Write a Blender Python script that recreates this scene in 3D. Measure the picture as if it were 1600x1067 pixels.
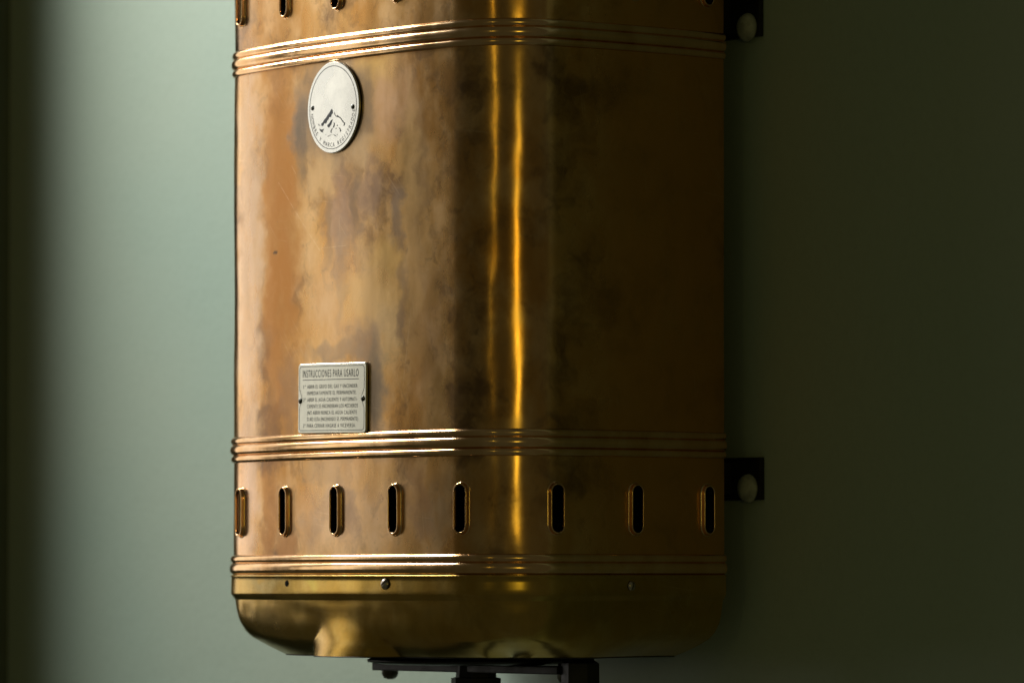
import bpy, math, random
import numpy as np
from mathutils import Vector, noise

random.seed(7)
scene = bpy.context.scene
for o in list(bpy.data.objects):
    bpy.data.objects.remove(o)
col = scene.collection
R = math.radians
EYE = 1.5                      # camera height; heater heights below are relative to it
GAP = 0.02                     # heater back to wall
YF = -(0.2023 + GAP)           # y of the middle of the front face

# ------------------------------------------------------------------ camera
cam = bpy.data.cameras.new("camera")
cam.lens = 194.2
cam.sensor_width = 36
cam.clip_start = 0.05
cam.clip_end = 50
co = bpy.data.objects.new("camera", cam)
col.objects.link(co)
co.location = (2.942, YF - 2.0056, EYE)
PHI = R(53.9034)
look = Vector((-math.sin(PHI), math.cos(PHI), math.tan(R(2.43))))
co.rotation_euler = look.to_track_quat('-Z', 'Y').to_euler()
cam.dof.use_dof = True
cam.dof.focus_distance = 3.52
cam.dof.aperture_fstop = 9.0
scene.camera = co

# ------------------------------------------------------------------ light
world = bpy.data.worlds.new("World")
scene.world = world
world.use_nodes = True
bg = world.node_tree.nodes["Background"]
bg.inputs[0].default_value = (0.98, 0.94, 0.56, 1)
bg.inputs[1].default_value = 0.042


def area(name, loc, target, sx, sy, radiance, color, spread=180):
    l = bpy.data.lights.new(name, 'AREA')
    l.shape = 'RECTANGLE'
    l.size, l.size_y = sx, sy
    l.energy = radiance * math.pi * sx * sy
    l.color = color
    l.spread = R(spread)
    o = bpy.data.objects.new(name, l)
    col.objects.link(o)
    o.location = loc
    o.rotation_euler = (Vector(target) - Vector(loc)).to_track_quat('-Z', 'Y').to_euler()
    return o


XW = -0.92                     # window plane, behind the end of the side wall


def window(name, y0, y1, z0, z1, rad, color):
    yc, zc = (y0 + y1) / 2, (z0 + z1) / 2
    return area(name, (XW, yc, zc), (XW + 1, yc, zc), abs(y1 - y0), z1 - z0, rad, color)


window("window_light_wide_pane", -0.98, -0.69, EYE - 0.13, EYE + 0.85, 1.30, (1.0, 0.95, 0.86))
window("window_light_far_pane", -1.22, -0.98, EYE - 0.13, EYE + 0.85, 0.20, (1.0, 0.92, 0.80))
window("window_light_narrow_pane", -0.55, -0.27, EYE - 0.13, EYE + 0.85, 1.40, (1.0, 0.93, 0.86))
area("window_light_sky", (-1.04, -0.53, EYE + 0.98), (-0.25, -0.05, EYE + 0.25), 0.52, 0.32, 50.0, (0.97, 0.985, 1.0))


def room_lamp(name, deg, dist, z, w, h, rad, color):
    a = R(deg)
    loc = (0.14 + dist * math.sin(a), YF - dist * math.cos(a), z)
    return area(name, loc, (0.14, YF, z), w, h, rad, color)


room_lamp("room_lamp_high", 26.0, 3.2, EYE + 0.70, 0.09, 0.60, 3.0, (1.0, 0.80, 0.14))
room_lamp("room_lamp_low", 61.0, 4.2, EYE + 0.30, 0.36, 0.50, 4.8, (1.0, 0.79, 0.12))

scene.view_settings.view_transform = 'Standard'
scene.view_settings.look = 'None'
scene.view_settings.exposure = 0
scene.view_settings.gamma = 1
scene.view_settings.use_curve_mapping = False
scene.render.engine = 'CYCLES'
scene.render.resolution_x, scene.render.resolution_y = 1024, 682


# ------------------------------------------------------------------ node helpers
class NT:
    def __init__(self, name):
        self.m = bpy.data.materials.new(name)
        self.m.use_nodes = True
        self.t = self.m.node_tree
        self.b = self.t.nodes["Principled BSDF"]

    def n(self, kind, **kw):
        nd = self.t.nodes.new(kind)
        for k, v in kw.items():
            setattr(nd, k, v)
        return nd

    def link(self, a, b):
        self.t.links.new(a, b)

    def val(self, sock, v):
        if hasattr(v, 'is_output'):
            self.link(v, sock)
        else:
            sock.default_value = v

    def math(self, op, a, b=0.0, clamp=False):
        nd = self.n('ShaderNodeMath', operation=op, use_clamp=clamp)
        self.val(nd.inputs[0], a)
        self.val(nd.inputs[1], b)
        return nd.outputs[0]

    def smooth(self, v, lo, hi, o0=0.0, o1=1.0):
        nd = self.n('ShaderNodeMapRange', interpolation_type='SMOOTHSTEP')
        self.val(nd.inputs[0], v)
        for i, x in enumerate((lo, hi, o0, o1)):
            nd.inputs[i + 1].default_value = x
        return nd.outputs[0]

    def mix(self, fac, a, b, blend='MIX'):
        nd = self.n('ShaderNodeMix', data_type='RGBA', blend_type=blend)
        self.val(nd.inputs[0], fac)
        for i, x in ((6, a), (7, b)):
            if hasattr(x, 'is_output'):
                self.link(x, nd.inputs[i])
            else:
                nd.inputs[i].default_value = (*x, 1)
        return nd.outputs[2]

    def noise(self, vec, scale, detail=3, rough=0.55, sc=(1, 1, 1), off=(0, 0, 0)):
        mp = self.n('ShaderNodeMapping')
        mp.inputs['Scale'].default_value = sc
        mp.inputs['Location'].default_value = off
        self.link(vec, mp.inputs['Vector'])
        nz = self.n('ShaderNodeTexNoise')
        nz.inputs['Scale'].default_value = scale
        nz.inputs['Detail'].default_value = detail
        nz.inputs['Roughness'].default_value = rough
        self.link(mp.outputs[0], nz.inputs['Vector'])
        return nz.outputs['Fac']

    def bump(self, h, strength, dist):
        bp = self.n('ShaderNodeBump')
        bp.inputs['Strength'].default_value = strength
        bp.inputs['Distance'].default_value = dist
        self.link(h, bp.inputs['Height'])
        self.link(bp.outputs[0], self.b.inputs['Normal'])


def simple(name, color, rough=0.5, metal=0.0, var=0.15, scale=200, bump=0.0):
    k = NT(name)
    tc = k.n('ShaderNodeTexCoord').outputs['Object']
    nz = k.noise(tc, scale, 4)
    dark = tuple(c * (1 - var) for c in color)
    lite = tuple(min(1, c * (1 + var)) for c in color)
    k.link(k.mix(k.smooth(nz, 0.3, 0.7), dark, lite), k.b.inputs['Base Color'])
    k.b.inputs['Metallic'].default_value = metal
    k.link(k.smooth(nz, 0.25, 0.75, max(0.02, rough - 0.08), rough + 0.08), k.b.inputs['Roughness'])
    if bump:
        k.bump(nz, 0.5, bump)
    return k.m


# ------------------------------------------------------------------ materials
def stained_metal(name, base, warm, pale, stain, blobs, rough, scratches=(), front=0.0, clouds=0.3, cloudc=(0.34, 0.19, 0.075)):
    """metal sheet whose patina and painted reflections are laid out on the sheet itself (uv = metres along and up the sheet)"""
    k = NT(name)
    uv = k.n('ShaderNodeUVMap', uv_map='sheet').outputs[0]
    # wobble the sheet coordinates so that blob outlines are ragged
    wn = k.n('ShaderNodeTexNoise')
    wn.inputs['Scale'].default_value = 48
    wn.inputs['Detail'].default_value = 4
    k.link(uv, wn.inputs['Vector'])
    sub = k.n('ShaderNodeVectorMath', operation='SUBTRACT')
    k.link(wn.outputs['Color'], sub.inputs[0])
    sub.inputs[1].default_value = (0.5, 0.5, 0.5)
    scl = k.n('ShaderNodeVectorMath', operation='SCALE')
    k.link(sub.outputs[0], scl.inputs[0])
    scl.inputs['Scale'].default_value = 0.036
    add = k.n('ShaderNodeVectorMath', operation='ADD')
    k.link(uv, add.inputs[0])
    k.link(scl.outputs[0], add.inputs[1])
    wuv = add.outputs[0]
    big = k.noise(uv, 14, 4, 0.6, (1, 0.55, 1))
    streak = k.noise(uv, 42, 5, 0.6, (1, 0.65, 1), (3, 1, 0))
    fine = k.noise(uv, 220, 5, 0.65, (1, 0.7, 1), (1, 5, 0))
    c = k.mix(k.smooth(big, 0.38, 0.62), base, warm)
    c = k.mix(k.math('MULTIPLY', k.smooth(streak, 0.42, 0.68), 0.55), c, pale)
    c = k.mix(k.math('MULTIPLY', k.smooth(fine, 0.45, 0.80), 0.22), c, warm)
    cl = k.noise(wuv, 17, 5, 0.62, (1, 0.85, 1), (7, 3, 0))
    c = k.mix(k.math('MULTIPLY', k.smooth(cl, 0.46, 0.70), clouds), c, cloudc)
    cl2 = k.noise(wuv, 70, 5, 0.7, (1, 0.75, 1), (2, 8, 0))
    c = k.mix(k.math('MULTIPLY', k.smooth(cl2, 0.52, 0.74), clouds * 0.5), c, tuple(x * 0.75 for x in cloudc))
    rgh = k.smooth(streak, 0.3, 0.7, rough - 0.025, rough + 0.03)
    if front:                  # the front is dulled by years of wiping, the bent corners are not
        sp0 = k.n('ShaderNodeSeparateXYZ')
        k.link(uv, sp0.inputs[0])
        rgh = k.math('ADD', rgh, k.smooth(k.math('ABSOLUTE', sp0.outputs[0]), 0.10, 0.145, front, 0.0))
    for (u, z, ru, rz, colr, amt, dr) in blobs:
        s = k.n('ShaderNodeVectorMath', operation='SUBTRACT')
        k.link(wuv, s.inputs[0])
        s.inputs[1].default_value = (u, z, 0)
        d = k.n('ShaderNodeVectorMath', operation='MULTIPLY')
        k.link(s.outputs[0], d.inputs[0])
        d.inputs[1].default_value = (1 / ru, 1 / rz, 0)
        ln = k.n('ShaderNodeVectorMath', operation='LENGTH')
        k.link(d.outputs[0], ln.inputs[0])
        f = k.smooth(ln.outputs['Value'], 0.35, 1.25, min(1.0, amt * 1.15), 0.0)
        f = k.math('MULTIPLY', f, k.smooth(streak, 0.25, 0.6, 0.55, 1.0))
        c = k.mix(f, c, colr)
        rgh = k.math('ADD', rgh, k.math('MULTIPLY', f, dr))
    # fine wiping scratches in a few directions
    for ang, offs, amt in ((0.12, 1.0, 0.22), (0.75, 4.0, 0.16), (-0.6, 7.0, 0.16), (1.45, 9.0, 0.20)):
        rot = k.n('ShaderNodeMapping', vector_type='TEXTURE')
        rot.inputs['Rotation'].default_value = (0, 0, ang)
        k.link(uv, rot.inputs['Vector'])
        sn = k.noise(rot.outputs[0], 900, 2, 0.5, (1, 0.018, 1), (offs, offs, 0))
        gate = k.smooth(k.noise(uv, 30, 3, 0.6, (1, 1, 1), (offs, 2, 0)), 0.48, 0.66)
        f = k.math('MULTIPLY', k.math('MULTIPLY', k.smooth(sn, 0.62, 0.72), gate), amt)
        c = k.mix(f, c, (0.88, 0.66, 0.40) if ang > 0 else (0.25, 0.15, 0.07))
    # dull spots
    sp = k.noise(uv, 420, 2, 0.5, (1, 1, 1), (9, 2, 0))
    c = k.mix(k.math('MULTIPLY', k.smooth(sp, 0.70, 0.78), 0.5), c, stain)
    height = k.noise(uv, 90, 3, 0.5, (1, 0.4, 1), (4, 4, 0))
    for (u0, z0, u1, z1, w) in scratches:
        dx, dz = u1 - u0, z1 - z0
        L = math.hypot(dx, dz)
        sep = k.n('ShaderNodeSeparateXYZ')
        k.link(uv, sep.inputs[0])
        px = k.math('SUBTRACT', sep.outputs[0], u0)
        pz = k.math('SUBTRACT', sep.outputs[1], z0)
        al = k.math('ADD', k.math('MULTIPLY', px, dx / L), k.math('MULTIPLY', pz, dz / L))
        ac = k.math('ABSOLUTE', k.math('ADD', k.math('MULTIPLY', px, -dz / L), k.math('MULTIPLY', pz, dx / L)))
        f = k.smooth(ac, w * 0.4, w, 1.0, 0.0)
        f = k.math('MULTIPLY', f, k.math('GREATER_THAN', al, 0.0))
        f = k.math('MULTIPLY', f, k.math('LESS_THAN', al, L))
        f = k.math('MULTIPLY', f, k.smooth(fine, 0.35, 0.5))
        c = k.mix(k.math('MULTIPLY', f, 0.28), c, (0.95, 0.75, 0.48))
    k.link(c, k.b.inputs['Base Color'])
    k.link(rgh, k.b.inputs['Roughness'])
    k.b.inputs['Metallic'].default_value = 1.0
    k.bump(k.math('ADD', height, k.math('MULTIPLY', fine, 0.05)), 0.10, 0.0006)
    return k.m


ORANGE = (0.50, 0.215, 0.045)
GOLD = (0.84, 0.53, 0.18)
PINK = (0.72, 0.45, 0.27)
GREY = (0.27, 0.20, 0.15)
BROWN = (0.40, 0.22, 0.10)
blobs = [
    (0.285, 0.2, 0.080, 0.7, (0.66, 0.335, 0.075), 0.8, 0.22),
    # along sheet, up, half sizes, colour, amount, extra roughness
    (-0.070, 0.215, 0.029, 0.150, ORANGE, 0.95, 0.02),  # reflection of the gap between window panes, painted into the copper
    (-0.116, 0.215, 0.022, 0.170, (0.74, 0.52, 0.33), 0.80, 0.0),  # paler reflection of the narrow pane, painted beside the band
    (-0.045, 0.290, 0.014, 0.028, GREY, 0.75, 0.06),
    (-0.006, 0.300, 0.050, 0.046, (0.34, 0.24, 0.145), 0.80, 0.06),
    (0.040, 0.325, 0.022, 0.014, GOLD, 0.85, 0.00),
    (0.060, 0.300, 0.030, 0.030, PINK, 0.55, 0.02),
    (0.005, 0.232, 0.024, 0.032, (0.46, 0.30, 0.20), 0.65, 0.05),
    (0.004, 0.195, 0.009, 0.036, GREY, 0.55, 0.05),
    (0.064, 0.228, 0.009, 0.022, GREY, 0.65, 0.05),
    (0.038, 0.246, 0.016, 0.026, (0.50, 0.33, 0.22), 0.45, 0.02),
    (0.050, 0.200, 0.024, 0.014, GOLD, 0.80, 0.0),
    (0.034, 0.178, 0.040, 0.018, GOLD, 0.65, 0.0),
    (0.052, 0.155, 0.020, 0.026, (0.80, 0.55, 0.26), 0.55, 0.0),
    (0.030, 0.150, 0.020, 0.018, GREY, 0.55, 0.05),
    (-0.058, 0.118, 0.016, 0.030, BROWN, 0.75, 0.05),
    (0.043, 0.116, 0.014, 0.036, (0.32, 0.24, 0.155), 0.85, 0.05),
    (0.0, 0.143, 0.045, 0.008, (0.36, 0.25, 0.16), 0.6, 0.05),
    (0.090, 0.150, 0.020, 0.050, BROWN, 0.40, 0.04),
    (-0.085, 0.045, 0.012, 0.040, ORANGE, 0.60, 0.03),  # lower end of the painted gap reflection, with the next blob
    (-0.062, 0.020, 0.013, 0.014, (0.46, 0.21, 0.06), 0.70, 0.03),
    (0.004, 0.052, 0.020, 0.012, GREY, 0.35, 0.05),
    (0.086, 0.044, 0.012, 0.030, BROWN, 0.65, 0.05),
    (0.104, 0.040, 0.018, 0.026, (0.26, 0.19, 0.11), 0.50, 0.05),
    (0.020, 0.236, 0.007, 0.030, (0.30, 0.20, 0.12), 0.7, 0.04),
    (-0.012, 0.222, 0.006, 0.040, (0.36, 0.23, 0.12), 0.6, 0.04),
    (0.070, 0.175, 0.007, 0.035, (0.34, 0.22, 0.12), 0.6, 0.04),
    (0.085, 0.250, 0.010, 0.060, (0.40, 0.24, 0.10), 0.6, 0.04),
    (0.000, 0.055, 0.006, 0.016, (0.32, 0.22, 0.13), 0.6, 0.04),
    (-0.030, 0.030, 0.012, 0.016, (0.42, 0.26, 0.13), 0.5, 0.04),
    (-0.020, 0.070, 0.030, 0.010, (0.50, 0.34, 0.2), 0.45, 0.04),
    (-0.120, 0.045, 0.022, 0.05, (0.80, 0.56, 0.38), 0.7, 0.0),
    (0.020, 0.085, 0.05, 0.02, PINK, 0.4, 0.0),
    (0.02, 0.275, 0.03, 0.012, (0.76, 0.52, 0.28), 0.6, 0.0),
    (-0.016, 0.262, 0.018, 0.016, (0.80, 0.52, 0.24), 0.7, 0.0),
    (0.075, 0.270, 0.012, 0.05, (0.80, 0.50, 0.20), 0.6, 0.0),
    (0.080, 0.190, 0.008, 0.06, (0.72, 0.44, 0.18), 0.6, 0.0),
    (0.010, 0.040, 0.085, 0.032, (0.80, 0.55, 0.36), 0.40, 0.0),  # pinkish sheen painted into the colour, low here, mid-height next
    (0.010, 0.180, 0.055, 0.045, (0.80, 0.54, 0.32), 0.35, 0.0),
    (-0.003, 0.301, 0.044, 0.043, (0.33, 0.235, 0.145), 0.62, 0.06),
    (-0.044, 0.284, 0.013, 0.034, (0.20, 0.145, 0.09), 0.85, 0.06),
    (0.030, 0.300, 0.010, 0.026, (0.26, 0.19, 0.12), 0.55, 0.06),
    (0.040, 0.120, 0.012, 0.034, (0.27, 0.20, 0.13), 0.75, 0.06),
    (-0.0765, 0.207, 0.0016, 0.0024, (0.10, 0.06, 0.03), 0.9, 0.1),
]
scr = [(-0.0733, 0.2581, -0.0203, 0.2105, 0.00035),
       (-0.056, 0.268, -0.050, 0.262, 0.0003),
       (-0.020, 0.212, 0.010, 0.2125, 0.00025),
       (0.070, 0.120, 0.078, 0.170, 0.00025)]
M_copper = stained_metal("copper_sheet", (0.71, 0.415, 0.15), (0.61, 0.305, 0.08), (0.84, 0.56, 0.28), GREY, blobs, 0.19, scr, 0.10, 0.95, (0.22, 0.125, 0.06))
M_rib = stained_metal("polished_rib", (0.80, 0.52, 0.26), (0.70, 0.41, 0.17), (0.88, 0.62, 0.38), (0.3, 0.2, 0.1), [], 0.16)
bl2 = [(-0.030, -0.006, 0.010, 0.006, (0.60, 0.46, 0.10), 0.6, 0.0),
       (0.03, -0.006, 0.03, 0.007, (0.62, 0.40, 0.09), 0.6, 0.0),
       (-0.09, -0.006, 0.03, 0.007, (0.42, 0.33, 0.13), 0.6, 0.05),
       (-0.10, -0.030, 0.03, 0.012, (0.36, 0.24, 0.06), 0.6, 0.05)]
M_brass = stained_metal("old_brass", (0.54, 0.35, 0.08), (0.46, 0.275, 0.05), (0.62, 0.43, 0.14), (0.15, 0.11, 0.04), bl2, 0.23, (), 0.0, 0.4, (0.26, 0.18, 0.045))

M_nickel = simple("nickel_plate", (0.94, 0.935, 0.87), 0.26, 0.80, 0.04, 60, 0.00003)
M_nickel2 = simple("dull_nickel_plate", (0.76, 0.75, 0.63), 0.32, 0.75, 0.10, 60, 0.00003)
M_ink = simple("engraving_black", (0.035, 0.035, 0.030), 0.7, 0.0, 0.2, 400)
M_ink2 = simple("engraving_worn", (0.13, 0.13, 0.115), 0.7, 0.0, 0.3, 600)
M_steel = simple("screw_steel", (0.42, 0.37, 0.30), 0.30, 1.0, 0.2, 300)
M_rivet = simple("dark_rivet", (0.10, 0.10, 0.075), 0.45, 0.8, 0.3, 400)
M_iron = simple("black_iron", (0.020, 0.019, 0.017), 0.42, 0.5, 0.3, 150, 0.0003)
M_inner = simple("black_inner", (0.006, 0.005, 0.004), 0.9, 0.0, 0.3, 80)  # one near-black for the inner liner and the screw hole
M_inner.node_tree.nodes['Principled BSDF'].inputs['Specular IOR Level'].default_value = 0.05
M_pscrew = simple("painted_screw", (0.30, 0.32, 0.24), 0.55, 0.0, 0.25, 150, 0.0004)


def wall_paint(name, c0, c1):
    k = NT(name)
    tc = k.n('ShaderNodeTexCoord').outputs['Object']
    a = k.noise(tc, 2.2, 3, 0.5)
    f = k.noise(tc, 140, 4, 0.6, (1, 1, 1), (2, 2, 2))
    c = k.mix(k.smooth(a, 0.3, 0.7), c0, c1)
    c = k.mix(k.math('MULTIPLY', k.smooth(f, 0.45, 0.75), 0.10), c, tuple(x * 0.6 for x in c0))
    k.link(c, k.b.inputs['Base Color'])
    k.b.inputs['Roughness'].default_value = 0.55
    f2 = k.noise(tc, 24, 4, 0.55, (1, 1, 1), (5, 1, 2))
    k.bump(k.math('ADD', f, k.math('MULTIPLY', f2, 1.6)), 0.35, 0.0010)
    return k.m


M_side = wall_paint("side_wall_shade", (0.050, 0.080, 0.060), (0.060, 0.090, 0.066))  # shade of the return wall put into its colour as very dark green
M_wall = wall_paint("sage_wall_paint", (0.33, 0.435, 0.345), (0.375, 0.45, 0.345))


# ------------------------------------------------------------------ mesh helpers
def new_obj(name, verts, faces, mat, parent=None, normals=None, smooth=True, uvs=None):
    me = bpy.data.meshes.new(name)
    me.from_pydata([tuple(v) for v in verts], [], faces)
    me.materials.append(mat)
    if smooth:
        me.polygons.foreach_set('use_smooth', [True] * len(me.polygons))
    if uvs is not None:
        layer = me.uv_layers.new(name='sheet')
        idx = np.empty(len(me.loops), dtype=np.int32)
        me.loops.foreach_get('vertex_index', idx)
        layer.data.foreach_set('uv', np.asarray(uvs, dtype=np.float32)[idx].ravel())
    me.update()
    if normals is not None:
        me.normals_split_custom_set_from_vertices([tuple(n) for n in normals])
    o = bpy.data.objects.new(name, me)
    col.objects.link(o)
    if parent:
        o.parent = parent
    return o


def box(name, x0, x1, y0, y1, z0, z1, mat, parent=None, bev=0.0):
    import bmesh
    bm = bmesh.new()
    bmesh.ops.create_cube(bm, size=1)
    for v in bm.verts:
        v.co = Vector(((x0 + x1) / 2 + v.co.x * (x1 - x0), (y0 + y1) / 2 + v.co.y * (y1 - y0),
                       (z0 + z1) / 2 + v.co.z * (z1 - z0)))
    if bev:
        bmesh.ops.bevel(bm, geom=bm.edges[:], offset=bev, segments=2, affect='EDGES', profile=0.7)
    me = bpy.data.meshes.new(name)
    bm.to_mesh(me)
    bm.free()
    me.materials.append(mat)
    o = bpy.data.objects.new(name, me)
    col.objects.link(o)
    if parent:
        o.parent = parent
    return o


def lathe(name, prof, centre, axis, mat, parent=None, seg=32, sides_flat=False):
    """prof: list of (r, h) ; axis: unit vector of h"""
    ax = Vector(axis).normalized()
    e1 = ax.orthogonal().normalized()
    e2 = ax.cross(e1)
    vs, fs = [], []
    for (r, h) in prof:
        for i in range(seg):
            a = 2 * math.pi * i / seg
            vs.append(Vector(centre) + ax * h + (e1 * math.cos(a) + e2 * math.sin(a)) * r)
    for j in range(len(prof) - 1):
        for i in range(seg):
            k = (i + 1) % seg
            fs.append((j * seg + i, j * seg + k, (j + 1) * seg + k, (j + 1) * seg + i))
    fs.append(tuple(range(seg))[::-1])
    fs.append(tuple((len(prof) - 1) * seg + i for i in range(seg)))
    return new_obj(name, vs, fs, mat, parent, smooth=not sides_flat)


# ------------------------------------------------------------------ plan of the heater (bowed D)
KF, UC, LC, KS = 1.125, 0.11796, 0.0724, 1.525
B1 = KF * UC
BC = 1.4015
UMAX = 0.331
UCL = 0.1270                   # the left corner is bent a little further out
_du = 0.0001
_u = np.arange(0, UMAX + 0.02, _du)


def plan(uc):
    b1 = KF * uc
    b = np.where(_u < uc, KF * _u, np.where(_u < uc + LC, b1 + BC / LC * (_u - uc), b1 + BC + KS * (_u - uc - LC)))
    x = np.concatenate([[0], np.cumsum(np.cos((b[1:] + b[:-1]) / 2)) * _du])
    y = np.concatenate([[0], np.cumsum(np.sin((b[1:] + b[:-1]) / 2)) * _du])
    return x, y, b


PLAN = {1: plan(UC), -1: plan(UCL)}
BANDS = (0.3410, 0.0842, 0.0075, 0.4155)


def dent(u, z):
    zz = z * 1.0
    d = 0.00042 * noise.noise(Vector((u / 0.055, zz / 0.11, 3.1)))
    d += 0.00016 * noise.noise(Vector((u / 0.022, zz / 0.060, 7.7)))
    d += 0.00004 * noise.noise(Vector((u / 0.009, zz / 0.018, 1.7)))
    # the hand-bent corners are the most uneven
    k = math.exp(-((abs(u) - 0.155) / 0.03) ** 2)
    if k > 0.01:
        d += k * 0.00075 * noise.noise(Vector((u / 0.030, zz / 0.075, 5.3)))
        d += k * 0.00018 * noise.noise(Vector((u / 0.012, zz / 0.022, 2.3)))
    return d


def surf(u, z, off=0.0, dents=True):
    """point on the heater's skin: u metres along the sheet from the middle of the front, z up, off outward"""
    au = abs(u)
    s = 1 if u >= 0 else -1
    px, py, pb = PLAN[s]
    x = float(np.interp(au, _u, px)) * s
    y = float(np.interp(au, _u, py))
    b = float(np.interp(au, _u, pb)) * s
    if dents:
        off = off + dent(u, z)
    return Vector((x + math.sin(b) * off, YF + y - math.cos(b) * off, EYE + z))


def body_off(z):
    return -sum(0.0003 * math.exp(-((z - b) / 0.010) ** 2) for b in BANDS)


def skin(u, z):
    return surf(u, z, body_off(z))


def skin_normal(u, z):
    e = 0.0008
    du = skin(u + e, z) - skin(u - e, z)
    dz = skin(u, z + e) - skin(u, z - e)
    return du.cross(dz).normalized()


USTEP = list(np.linspace(-UMAX, UMAX, 337))


def sweep(name, prof, mat, parent, us=USTEP, closed_ends=False, offfun=None):
    """prof: list of (z, off); swept round the plan"""
    vs, fs, uv = [], [], []
    acc = [0.0]
    for i in range(1, len(prof)):
        acc.append(acc[-1] + math.hypot(prof[i][0] - prof[i - 1][0], prof[i][1] - prof[i - 1][1]))
    for j, (z, off) in enumerate(prof):
        for u in us:
            o = off if offfun is None else offfun(u, z, off)
            vs.append(surf(u, z, o))
            uv.append((u, prof[0][0] - acc[j]))
    n = len(us)
    for j in range(len(prof) - 1):
        for i in range(n - 1):
            fs.append(((j + 1) * n + i, (j + 1) * n + i + 1, j * n + i + 1, j * n + i))
    return new_obj(name, vs, fs, mat, parent, uvs=uv)


# ------------------------------------------------------------------ setting
def structure(o, label):
    o['kind'] = 'structure'
    o['label'] = label
    return o


wall = box("wall", -0.79, 0.74, 0.0, 0.12, 0.0, 3.4, M_wall)
structure(wall, "plain sage green painted wall behind the copper water heater")
side = box("side_wall", -0.90, -0.782, -0.23, 0.12, 0.001, 3.4, M_side)  # depth tuned to shade the wall's left end; own shade painted in
structure(side, "return wall at the far left edge, its shade painted in dark green")

# ------------------------------------------------------------------ the heater
H = bpy.data.objects.new("water_heater", None)
col.objects.link(H)
H['label'] = "old copper and brass gas water heater hanging on the green wall"
H['category'] = "water heater"
H.location = (0, 0, 0)

# --- casing with real slot openings
VS = 0.06288
SLOT_U = [k * VS for k in range(-5, 6)]
ROWS = (0.0423, 0.3815)
HW, HL = 0.0037, 0.0145        # half width and half length of a slot's lip line
CU, CZ = 0.011, 0.0195         # half size of the cell round a slot


def stadium(n, hw, hl):
    """n points at even angles-ish round a vertical stadium"""
    pts = []
    L = hl - hw
    per = 4 * L + 2 * math.pi * hw
    for i in range(n):
        s = per * i / n
        if s < L:
            pts.append((hw, s)); continue
        s -= L
        if s < math.pi * hw:
            a = s / hw
            pts.append((hw * math.cos(a), L + hw * math.sin(a))); continue
        s -= math.pi * hw
        if s < 2 * L:
            pts.append((-hw, L - s)); continue
        s -= 2 * L
        if s < math.pi * hw:
            a = math.pi + s / hw
            pts.append((hw * math.cos(a), -L + hw * math.sin(a))); continue
        s -= math.pi * hw
        pts.append((hw, -L + s))
    return pts


vs, fs, uvl, nrm = [], [], [], []


def addv(u, z):
    vs.append(skin(u, z))
    nrm.append(skin_normal(u, z))
    uvl.append((u, z))
    return len(vs) - 1


def grid(us, zs):
    base = len(vs)
    for z in zs:
        for u in us:
            addv(u, z)
    n = len(us)
    for j in range(len(zs) - 1):
        for i in range(n - 1):
            fs.append((base + j * n + i, base + j * n + i + 1, base + (j + 1) * n + i + 1, base + (j + 1) * n + i))


Z_BOT, Z_TOP = -0.001, 0.4225
cuts = [(Z_BOT, ROWS[0] - CZ), (ROWS[0] + CZ, ROWS[1] - CZ), (ROWS[1] + CZ, Z_TOP)]
for z0, z1 in cuts:
    grid(USTEP, list(np.linspace(z0, z1, max(6, int((z1 - z0) / 0.0035)))))
for zc in ROWS:
    edges = [-UMAX]
    for su in SLOT_U:
        edges += [su - CU, su + CU]
    edges.append(UMAX)
    for i in range(0, len(edges), 2):
        if edges[i + 1] - edges[i] > 1e-5:
            grid(list(np.linspace(edges[i], edges[i + 1], max(3, int((edges[i + 1] - edges[i]) / 0.003)))),
                 list(np.linspace(zc - CZ, zc + CZ, 12)))
    for su in SLOT_U:
        N = 56
        inner = stadium(N, HW + 0.0018, HL + 0.0018)
        rings = []
        outer = []
        for (pu, pz) in inner:
            k = min(CU / abs(pu) if abs(pu) > 1e-9 else 1e9, CZ / abs(pz) if abs(pz) > 1e-9 else 1e9)
            outer.append((pu * k, pz * k))
        # snap the nearest points to the cell's corners
        for cx, cz in ((1, 1), (-1, 1), (-1, -1), (1, -1)):
            q = min(range(N), key=lambda i: (outer[i][0] - cx * CU) ** 2 + (outer[i][1] - cz * CZ) ** 2)
            outer[q] = (cx * CU, cz * CZ)
        for f in (0, 0.5, 1):
            rings.append([addv(su + a[0] * (1 - f) + b[0] * f, zc + a[1] * (1 - f) + b[1] * f) for a, b in zip(inner, outer)])
        for r0, r1 in zip(rings[:-1], rings[1:]):
            for i in range(N):
                j = (i + 1) % N
                fs.append((r0[i], r1[i], r1[j], r0[j]))
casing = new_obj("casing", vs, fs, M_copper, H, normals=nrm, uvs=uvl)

# --- raised slot rims
RIM = [(0.0027, 0.00010), (0.0022, 0.0002), (0.0019, 0.0005), (0.00175, 0.0010), (0.0016, 0.0017), (0.00145, 0.0024), (0.0014, 0.00265),
       (0.00128, 0.00283), (0.0011, 0.0029), (0.0007, 0.0029), (0.0005, 0.0028), (0.00038, 0.0024), (0.00035, 0.0008)]
for zc in ROWS:
    for q, su in enumerate(SLOT_U):
        N = 48
        rv, rf, ruv = [], [], []
        for (dd, hh) in RIM:
            for (pu, pz) in stadium(N, HW + dd, HL + dd):
                rv.append(surf(su + pu, zc + pz, body_off(zc + pz) + hh))
                ruv.append((su + pu, zc + pz))
        for j in range(len(RIM) - 1):
            for i in range(N):
                k = (i + 1) % N
                rf.append((j * N + i, j * N + k, (j + 1) * N + k, (j + 1) * N + i))
        new_obj("vent_rim", rv, rf, M_rib, H, uvs=ruv)

# --- inner casing seen through the slots
sweep("inner_casing", [(0.43, -0.013), (-0.01, -0.013)], M_inner, H)


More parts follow.
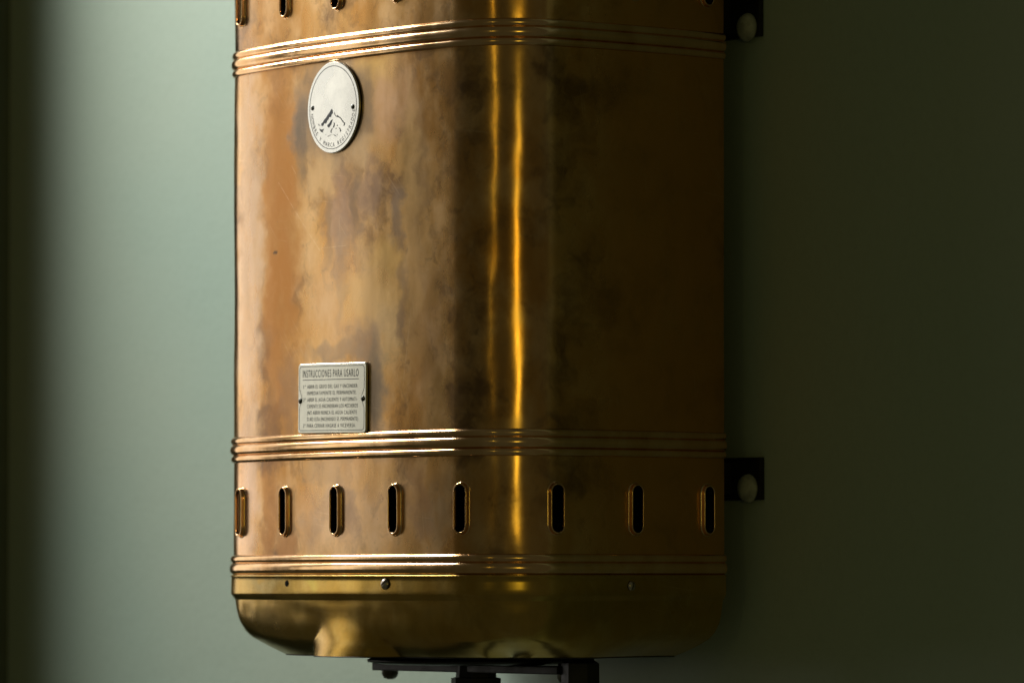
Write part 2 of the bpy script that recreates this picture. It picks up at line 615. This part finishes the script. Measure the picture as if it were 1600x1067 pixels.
# --- pressed ribs
def rib(zc, half, proud):
    prof = []
    for i in range(15):
        a = -math.pi / 2 + math.pi * i / 14
        prof.append((zc - half * math.sin(a), proud * math.cos(a) - 0.0004))
    return sweep("rib", prof, M_rib, H)


for zc in (BANDS[0], BANDS[1] - 0.0004):
    rib(zc + 0.0058, 0.0027, 0.0023)
    rib(zc, 0.0037, 0.0028)
    rib(zc - 0.0061, 0.0026, 0.0022)
rib(0.0112, 0.0028, 0.0024)
rib(0.0050, 0.0040, 0.0029)
rib(0.4118, 0.0024, 0.0022)
rib(0.4180, 0.0036, 0.0030)

# --- brass collar and pan
collar = sweep("collar", [(0.0008, -0.0006), (0.0008, 0.0011), (0.0005, 0.0017), (-0.0002, 0.0018), (-0.0006, 0.0014),
                          (-0.0009, 0.0012), (-0.0040, 0.0013), (-0.0080, 0.0014), (-0.0112, 0.0014), (-0.0120, 0.0012),
                          (-0.0126, 0.0008), (-0.0148, -0.0008), (-0.0155, -0.0014)], M_brass, H)


def sstep(a, b, x):
    t = min(1, max(0, (x - a) / (b - a)))
    return t * t * (3 - 2 * t)


PAN_Z = [-0.0150, -0.0165, -0.0185, -0.0220, -0.0260, -0.0300, -0.0330, -0.0360, -0.0382, -0.0404, -0.0420, -0.0440, -0.0460,
         -0.0480, -0.0500, -0.0516]
PAN_I = np.interp([-z for z in PAN_Z], [0.0150, 0.0185, 0.026, 0.034, 0.0404, 0.046, 0.0516], [0.0013, 0.0017, 0.0028, 0.0062, 0.0130, 0.0255, 0.0440])
# smooth the corner of the curve
for _ in range(2):
    PAN_I[1:-1] = (PAN_I[:-2] + 2 * PAN_I[1:-1] + PAN_I[2:]) / 4


def pan_off(u, z, off):
    au = abs(u)
    off = off + (0.0007 * noise.noise(Vector((u / 0.035, z / 0.018, 4.4))) + 0.0003 * noise.noise(Vector((u / 0.012, z / 0.009, 8.1)))) * sstep(0.016, 0.026, -z)
    w = max(math.exp(-((au - 0.157) / 0.040) ** 2), sstep(0.22, 0.30, au))
    inset = -off
    if inset > 0.003:            # the dish is steeper along the flats than at its corners
        inset = 0.003 + (inset - 0.003) * (0.42 + 0.58 * w)
    k = 1 - sstep(0.029, 0.052, abs(u + 0.005))
    low = sstep(0.018, 0.050, -z)
    hood = 0.0016 + 0.0012 * sstep(0.016, 0.03, -z) - 0.0040 * sstep(0.034, 0.052, -z)
    hood += 5.0 * u * u * low        # the hood's own rounding
    return -(inset * (1 - k) + min(inset, hood) * k) if inset > hood else -inset


pprof = [(z, -i) for z, i in zip(PAN_Z, PAN_I)]
pan = sweep("bottom_pan", pprof, M_brass, H, us=list(np.linspace(-UMAX, UMAX, 449)), offfun=pan_off)
# thin rolled edge at the bottom and a sooty underside
pus = list(np.linspace(-UMAX, UMAX, 449))
pv, pf = [], []
for (z, ex) in ((-0.0515, 0.0001), (-0.0518, 0.0003), (-0.0521, 0.0001), (-0.0522, -0.004)):
    for u in pus:
        pv.append(surf(u, -0.0516, pan_off(u, -0.0516, -PAN_I[-1]) + ex) + Vector((0, 0, z + 0.0516)))
n = len(pus)
for j in range(3):
    for i in range(n - 1):
        pf.append(((j + 1) * n + i, (j + 1) * n + i + 1, j * n + i + 1, j * n + i))
pf.append(tuple(3 * n + i for i in range(n)))
new_obj("pan_edge", pv, pf, M_iron, pan)

# --- top: collar, dome (above the frame)
tv = []
dome = [(0.4215, 0.0012), (0.4350, 0.0012), (0.4390, -0.0015), (0.4550, -0.004), (0.4950, -0.012), (0.5500, -0.026), (0.6000, -0.044)]
top = sweep("top_cover", dome, M_brass, H)
capv = [surf(u, 0.6000, -0.044) for u in USTEP]
new_obj("top_plate", capv, [tuple(range(len(capv)))], M_brass, top, smooth=False)
lathe("flue_collar", [(0.060, 0), (0.060, 0.60), (0.056, 0.60)], (0, -0.115, EYE + 0.599), (0, 0, 1), M_brass, H)

# --- back plate
box("back_plate", -0.118, 0.118, -0.0300, -0.0010, EYE - 0.012, EYE + 0.435, M_iron, H)


# --- slotted screw on the skin
def slotted_screw(u, z, r, h, off, parent, mat, ang=0.5, name="screw"):
    c = surf(u, z, off)
    nv = (surf(u, z, off + 0.01) - c).normalized()
    zz = Vector((0, 0, 1))
    e1 = zz.cross(nv).normalized()
    e2 = nv.cross(e1)
    a1 = e1 * math.cos(ang) + e2 * math.sin(ang)
    a2 = -e1 * math.sin(ang) + e2 * math.cos(ang)
    vv, ff = [], []
    g = r * 0.13
    nr, ns = 7, 16
    for side_ in (1, -1):
        base = len(vv)
        for j in range(nr + 1):
            t = j / nr
            rr = r * t
            hh = h * math.sqrt(max(0, 1 - (t * 0.97) ** 2))
            for i in range(ns + 1):
                a = math.pi * i / ns
                p = c + a1 * (rr * math.cos(a)) + a2 * (side_ * (g + (rr * math.sin(a)) * (1 - g / r))) + nv * hh
                vv.append(p)
        for j in range(nr):
            for i in range(ns):
                q = (base + j * (ns + 1) + i, base + j * (ns + 1) + i + 1, base + (j + 1) * (ns + 1) + i + 1, base + (j + 1) * (ns + 1) + i)
                ff.append(q if side_ < 0 else q[::-1])
        # slot wall
        s0 = len(vv)
        for tt in np.linspace(-1, 1, 9):
            hh = h * math.sqrt(max(0, 1 - (abs(tt) * 0.97) ** 2))
            vv.append(c + a1 * (r * tt) + a2 * (side_ * g) + nv * hh)
            vv.append(c + a1 * (r * tt) + a2 * (side_ * g) - nv * 0.0003)
        for i in range(8):
            ff.append((s0 + 2 * i, s0 + 2 * i + 1, s0 + 2 * i + 3, s0 + 2 * i + 2))
    s0 = len(vv)
    for i in range(20):
        a = 2 * math.pi * i / 20
        vv.append(c + (a1 * math.cos(a) + a2 * math.sin(a)) * r * 0.98 + nv * (h * 0.18))
    ff.append(tuple(range(s0, s0 + 20)))
    return new_obj(name, vv, ff, mat, parent)


slotted_screw(0.0543, -0.0050, 0.0035, 0.0027, 0.0013, collar, M_steel, 0.55)
slotted_screw(0.2471, -0.0061, 0.0030, 0.0020, 0.0013, collar, M_steel, 1.3)
# a missing screw's hole: a flat black disc painted for its dark depth
hv = [surf(-0.0588 + 0.0019 * math.cos(a), -0.0047 + 0.0020 * math.sin(a), 0.0017) for a in np.linspace(0, 2 * math.pi, 20, endpoint=False)]
new_obj("screw_hole", hv, [tuple(range(20))], M_inner, collar, smooth=False)

# ------------------------------------------------------------------ plates with writing
dg = None


def text_mesh(txt, thin=0.0, space=1.0):
    cu = bpy.data.curves.new("t", 'FONT')
    cu.body = txt
    cu.resolution_u = 3
    cu.offset = thin
    cu.space_character = space
    ob = bpy.data.objects.new("t", cu)
    col.objects.link(ob)
    bpy.context.view_layer.update()
    d = bpy.context.evaluated_depsgraph_get()
    me = ob.evaluated_get(d).to_mesh()
    v = [(p.co.x, p.co.y) for p in me.vertices]
    f = [tuple(p.vertices) for p in me.polygons]
    ob.evaluated_get(d).to_mesh_clear()
    bpy.data.objects.remove(ob)
    bpy.data.curves.remove(cu)
    return v, f


def subdivided(v, f):
    return v, f


class Plate:
    """local plate coordinates (a right, c up, metres from its centre), laid on the skin, slightly turned"""

    def __init__(self, u, z, turn):
        self.u, self.z, self.c, self.s = u, z, math.cos(turn), math.sin(turn)

    def p(self, a, c, off):
        return surf(self.u + a * self.c - c * self.s, self.z + a * self.s + c * self.c, off, False) + Vector((0, 0, 0))


def slab(name, plate, outline, thick, bevel, base, mat, parent):
    """outline: function(inset)->list of points; bevelled plate following the skin"""
    rings = [(0.0, base), (0.0, base + thick - bevel), (0.0, base + thick - bevel), (bevel * 0.9, base + thick), (bevel * 0.9, base + thick)]
    vv, ff = [], []
    for ins, off in rings:
        pts = outline(ins)
        vv += [plate.p(a, c, off) for a, c in pts]
    n = len(pts)
    last = pts
    for f in (0.75, 0.5, 0.25):
        vv += [plate.p(a * f, c * f, base + thick) for a, c in last]
    for j in (0, 2, 4, 5, 6):
        for i in range(n):
            k = (i + 1) % n
            ff.append((j * n + i, j * n + k, (j + 1) * n + k, (j + 1) * n + i))
    ff.append(tuple(7 * n + i for i in range(n)))
    return new_obj(name, vv, ff, mat, parent)


def circle_outline(r, n=72):
    return lambda ins: [((r - ins) * math.cos(2 * math.pi * i / n), (r - ins) * math.sin(2 * math.pi * i / n)) for i in range(n)]


def rrect_outline(w, h, rad, per=10):
    def f(ins):
        hw, hh, r = w / 2 - ins, h / 2 - ins, max(rad - ins, 0.0002)
        pts = []
        for cx, cz, a0 in ((1, 1, 0), (-1, 1, 90), (-1, -1, 180), (1, -1, 270)):
            for i in range(6):
                a = R(a0 + 90 * i / 5)
                pts.append((cx * (hw - r) + r * math.cos(a), cz * (hh - r) + r * math.sin(a)))
        out = []
        for i in range(len(pts)):       # subdivide the long sides so that the plate bends with the skin
            p, q = pts[i], pts[(i + 1) % len(pts)]
            m = max(1, int(math.dist(p, q) / 0.006))
            for k in range(m):
                out.append((p[0] + (q[0] - p[0]) * k / m, p[1] + (q[1] - p[1]) * k / m))
        return out
    return f


def ring_line(name, plate, outline_a, outline_b, off, mat, parent):
    A = [plate.p(a, c, off) for a, c in outline_a]
    B = [plate.p(a, c, off) for a, c in outline_b]
    n = len(A)
    return new_obj(name, A + B, [(i, (i + 1) % n, n + (i + 1) % n, n + i) for i in range(n)], mat, parent, smooth=False)


# --- round name plate
NP = Plate(-0.0029, 0.3023, -0.05)
RB = 0.0297
badge = slab("name_plate", NP, circle_outline(RB), 0.0014, 0.0005, 0.0006, M_nickel, H)
badge['label'] = "oval looking white metal name plate with a mountain emblem"
F = 0.0020 + 0.00006
ring_line("engraved_ring", NP, circle_outline(RB * 0.912)(0), circle_outline(RB * 0.895)(0), F, M_ink2, badge)


def draw(polys, name, mat, parent, plate, off):
    vv, ff = [], []
    for poly in polys:
        b = len(vv)
        vv += [plate.p(a, c, off) for a, c in poly]
        ff.append(tuple(range(b, b + len(poly))))
    return new_obj(name, vv, ff, mat, parent, smooth=False)


def bz(px, py):                # emblem sketched on a 237 x 422 half-size sheet
    return ((px - 378) / 237 * RB, (520 - py) / 422 * RB)


emb = [
    [(366, 540), (352, 568), (338, 585), (322, 612), (304, 632), (292, 655), (276, 668), (284, 692), (300, 682), (306, 664), (324, 668), (334, 640), (346, 628), (352, 608), (366, 610), (372, 588), (384, 570), (380, 545), (374, 533)],
    [(398, 560), (404, 585), (418, 602), (428, 590), (438, 604), (452, 612), (468, 632), (482, 650), (492, 668), (480, 664), (470, 650), (455, 625), (440, 616), (424, 610), (410, 604), (396, 580)],
    [(484, 664), (498, 662), (494, 690), (478, 692), (488, 678)],
    [(260, 712), (284, 722), (306, 714), (300, 732), (292, 734), (300, 750), (282, 744), (270, 734)],
    [(350, 668), (368, 640), (386, 628), (378, 650), (372, 676), (352, 706), (338, 696), (334, 684)],
    [(394, 655), (404, 664), (404, 690), (396, 706), (386, 704), (392, 690), (396, 672)],
    [(380, 712), (388, 708), (374, 742), (380, 756), (370, 752), (366, 738)],
    [(424, 684), (432, 680), (430, 692), (422, 694)],
    [(440, 706), (452, 710), (466, 738), (456, 748), (450, 736), (456, 732)],
    [(412, 716), (422, 708), (424, 714), (414, 720)],
    [(242, 664), (262, 676), (276, 690), (260, 682), (244, 684), (254, 676)],
    [(338, 786), (360, 774), (384, 770), (360, 779), (344, 788)],
    [(388, 770), (410, 774), (424, 788), (416, 788), (404, 779)],
    [(318, 770), (328, 766), (326, 772)],
    [(428, 778), (426, 768), (430, 766), (432, 776)],
]
draw([[bz(*q) for q in poly] for poly in emb], "mountain_emblem", M_ink, badge, NP, F)


def arc_text(txt, plate, r, a0, a1, h, mat, parent, off):
    # letters stand on the lower arc, feet outward
    vv, ff = [], []
    n = len(txt)
    for i, ch in enumerate(txt):
        if ch == ' ':
            continue
        a = R(a0 + (a1 - a0) * i / (n - 1))
        v, f = text_mesh(ch)
        if not v:
            continue
        xs = [q[0] for q in v]
        mid = (min(xs) + max(xs)) / 2
        b = len(vv)
        for (x, y) in v:
            lx, ly = (x - mid) * h * 1.15, y * h / 0.72
            rr = r - ly
            vv.append(plate.p(rr * math.cos(a) - lx * math.sin(a), rr * math.sin(a) + lx * math.cos(a), off))
        ff += [tuple(b + q for q in p) for p in f]
    return new_obj("lettering", vv, ff, mat, parent, smooth=False)


arc_text("NOMBRE Y MARCA REGISTRADOS", NP, RB * 0.862, 192, 354, 0.0029, M_ink, badge, F)


def plate_rivet(plate, a, c, r, parent, off):
    p = plate.p(a, c, off)
    nv = (plate.p(a, c, off + 0.01) - p).normalized()
    lathe("rivet", [(r, 0), (r * 0.9, r * 0.3), (r * 0.55, r * 0.5), (r * 0.1, r * 0.58)], p, nv, M_rivet, parent, 16)


plate_rivet(NP, -0.79 * RB, 0.0, 0.0017, badge, 0.0019)
plate_rivet(NP, 0.77 * RB, 0.0, 0.0017, badge, 0.0019)

# --- instruction plate
W_, H_ = 0.0782, 0.0452
IP = Plate(-0.0046, 0.1146, -0.014)
instr = slab("instruction_plate", IP, rrect_outline(W_, H_, 0.0022), 0.0014, 0.0005, 0.0006, M_nickel2, H)
instr['label'] = "rectangular nickel plate engraved with Spanish operating instructions"
ro = rrect_outline(W_ - 0.0034, H_ - 0.0034, 0.0022)


def notch(pts):
    out = []
    for a, c in pts:
        d = 0.0042 - abs(c + 0.0010)
        if d > 0 and abs(a) > 0.03:
            a -= math.copysign(math.sqrt(max(0, 0.0042 ** 2 - (c + 0.0010) ** 2)) * 0.8, a)
        out.append((a, c))
    return out


ring_line("engraved_border", IP, notch(ro(0)), notch(ro(0.0004)), F, M_ink2, instr)


def line_text(txt, plate, left, right, base, cap, mat, parent, off, bold=0.0, name="lettering"):
    v, f = text_mesh(txt, 0.0, 1.16)
    xs = [q[0] for q in v]
    x0, x1 = min(xs), max(xs)
    sx = (right - left) / (x1 - x0)
    sy = cap / 0.72
    vv = [plate.p(left + (x - x0) * sx, base + y * sy, off) for x, y in v]
    return new_obj(name, vv, f, mat, parent, smooth=False)


L0, T0 = -W_ / 2, H_ / 2
line_text("INSTRUCCIONES PARA USARLO", IP, L0 + 0.0058, L0 + 0.0702, T0 - 0.0089, 0.0050, M_ink, instr, F)
ul = [[(L0 + 0.0058 + k * 0.00322, T0 - 0.0103), (L0 + 0.00902 + k * 0.00322, T0 - 0.0103), (L0 + 0.00902 + k * 0.00322, T0 - 0.0108), (L0 + 0.0058 + k * 0.00322, T0 - 0.0108)] for k in range(20)]
draw(ul, "engraved_rule", M_ink2, instr, IP, F)
lines = [("1º", "ABRIR EL GRIFO DEL GAS Y ENCENDER", 14.9, 11.4, 69.0),
         ("", "INMEDIATAMENTE EL PERMANENTE.", 19.1, 11.4, 68.0),
         ("2º", "ABRIR EL AGUA CALIENTE Y AUTOMATI-", 23.4, 11.4, 69.0),
         ("", "CAMENTE SE ENCENDERAN LOS MECHEROS", 27.6, 11.4, 69.6),
         ("", "(NO ABRIR NUNCA EL AGUA CALIENTE", 31.8, 11.4, 68.6),
         ("", "SI NO ESTA ENCENDIDO EL PERMANENTE)", 36.0, 11.4, 70.0),
         ("3º", "PARA CERRAR HAGASE A VICEVERSA.", 40.2, 11.4, 67.4)]
for num, tx, yc, a0, a1 in lines:
    base = T0 - yc / 1000 - 0.0012
    line_text(tx, IP, L0 + a0 / 1000, L0 + a1 / 1000, base, 0.0025, M_ink, instr, F)
    if num:
        line_text(num, IP, L0 + 0.0066, L0 + 0.0096, base, 0.0025, M_ink, instr, F)
plate_rivet(IP, -W_ / 2 + 0.0030, -0.0014, 0.0019, instr, 0.0019)
plate_rivet(IP, W_ / 2 - 0.0032, -0.0006, 0.0019, instr, 0.0019)

# ------------------------------------------------------------------ wall brackets
for z0, z1, zs in ((0.0490, 0.0765, 0.0565), (0.3480, 0.3900, 0.3545)):
    br = box("mounting_bracket", 0.100, 0.1630, -0.0042, -0.0006, EYE + z0, EYE + z1, M_iron, H, 0.0006)
    lathe("screw", [(0.0093, 0.0), (0.0092, 0.0014), (0.0080, 0.0034), (0.0055, 0.0050), (0.0025, 0.0058), (0.0003, 0.0060)],
          (0.1515, -0.0041, EYE + zs), (0, -1, 0), M_pscrew, br, 32)
    box("hook", 0.118, 0.1340, -0.0300, -0.0043, EYE + z0 + 0.004, EYE + z1 - 0.003, M_iron, br, 0.0006)

# ------------------------------------------------------------------ gas and water fittings below the pan
CY = -0.112
burner = lathe("burner_disc", [(0.060, -0.003), (0.071, -0.0015), (0.0715, 0.0), (0.069, 0.0012)], (0, CY, EYE - 0.0545), (0, 0, 1), M_iron, H, 48)
bar = box("support_bar", -0.104, 0.104, CY - 0.011, CY + 0.011, EYE - 0.0628, EYE - 0.0576, M_iron, H, 0.0008)
for sx in (-1, 1):
    lathe("bolt", [(0.0050, 0.0004), (0.0056, -0.0040), (0.0056, -0.0092), (0.0042, -0.0118), (0.0015, -0.0128)],
          (sx * 0.0985, CY, EYE - 0.0560), (0, 0, 1), M_rivet, bar, 20)
lathe("water_pipe", [(0.0130, 0.002), (0.0135, -0.006), (0.0165, -0.0065), (0.0165, -0.034), (0.0120, -0.036), (0.0120, -0.30)],
      (0, CY, EYE - 0.0600), (0, 0, 1), M_iron, H, 8, True)
lathe("gas_pipe", [(0.0085, 0.006), (0.0085, -0.0012), (0.0092, -0.002), (0.0122, -0.004), (0.0124, -0.020), (0.0112, -0.022), (0.0080, -0.023), (0.0080, -0.30)],
      (0.114, CY, EYE - 0.0515), (0, 0, 1), M_iron, H, 6, True)
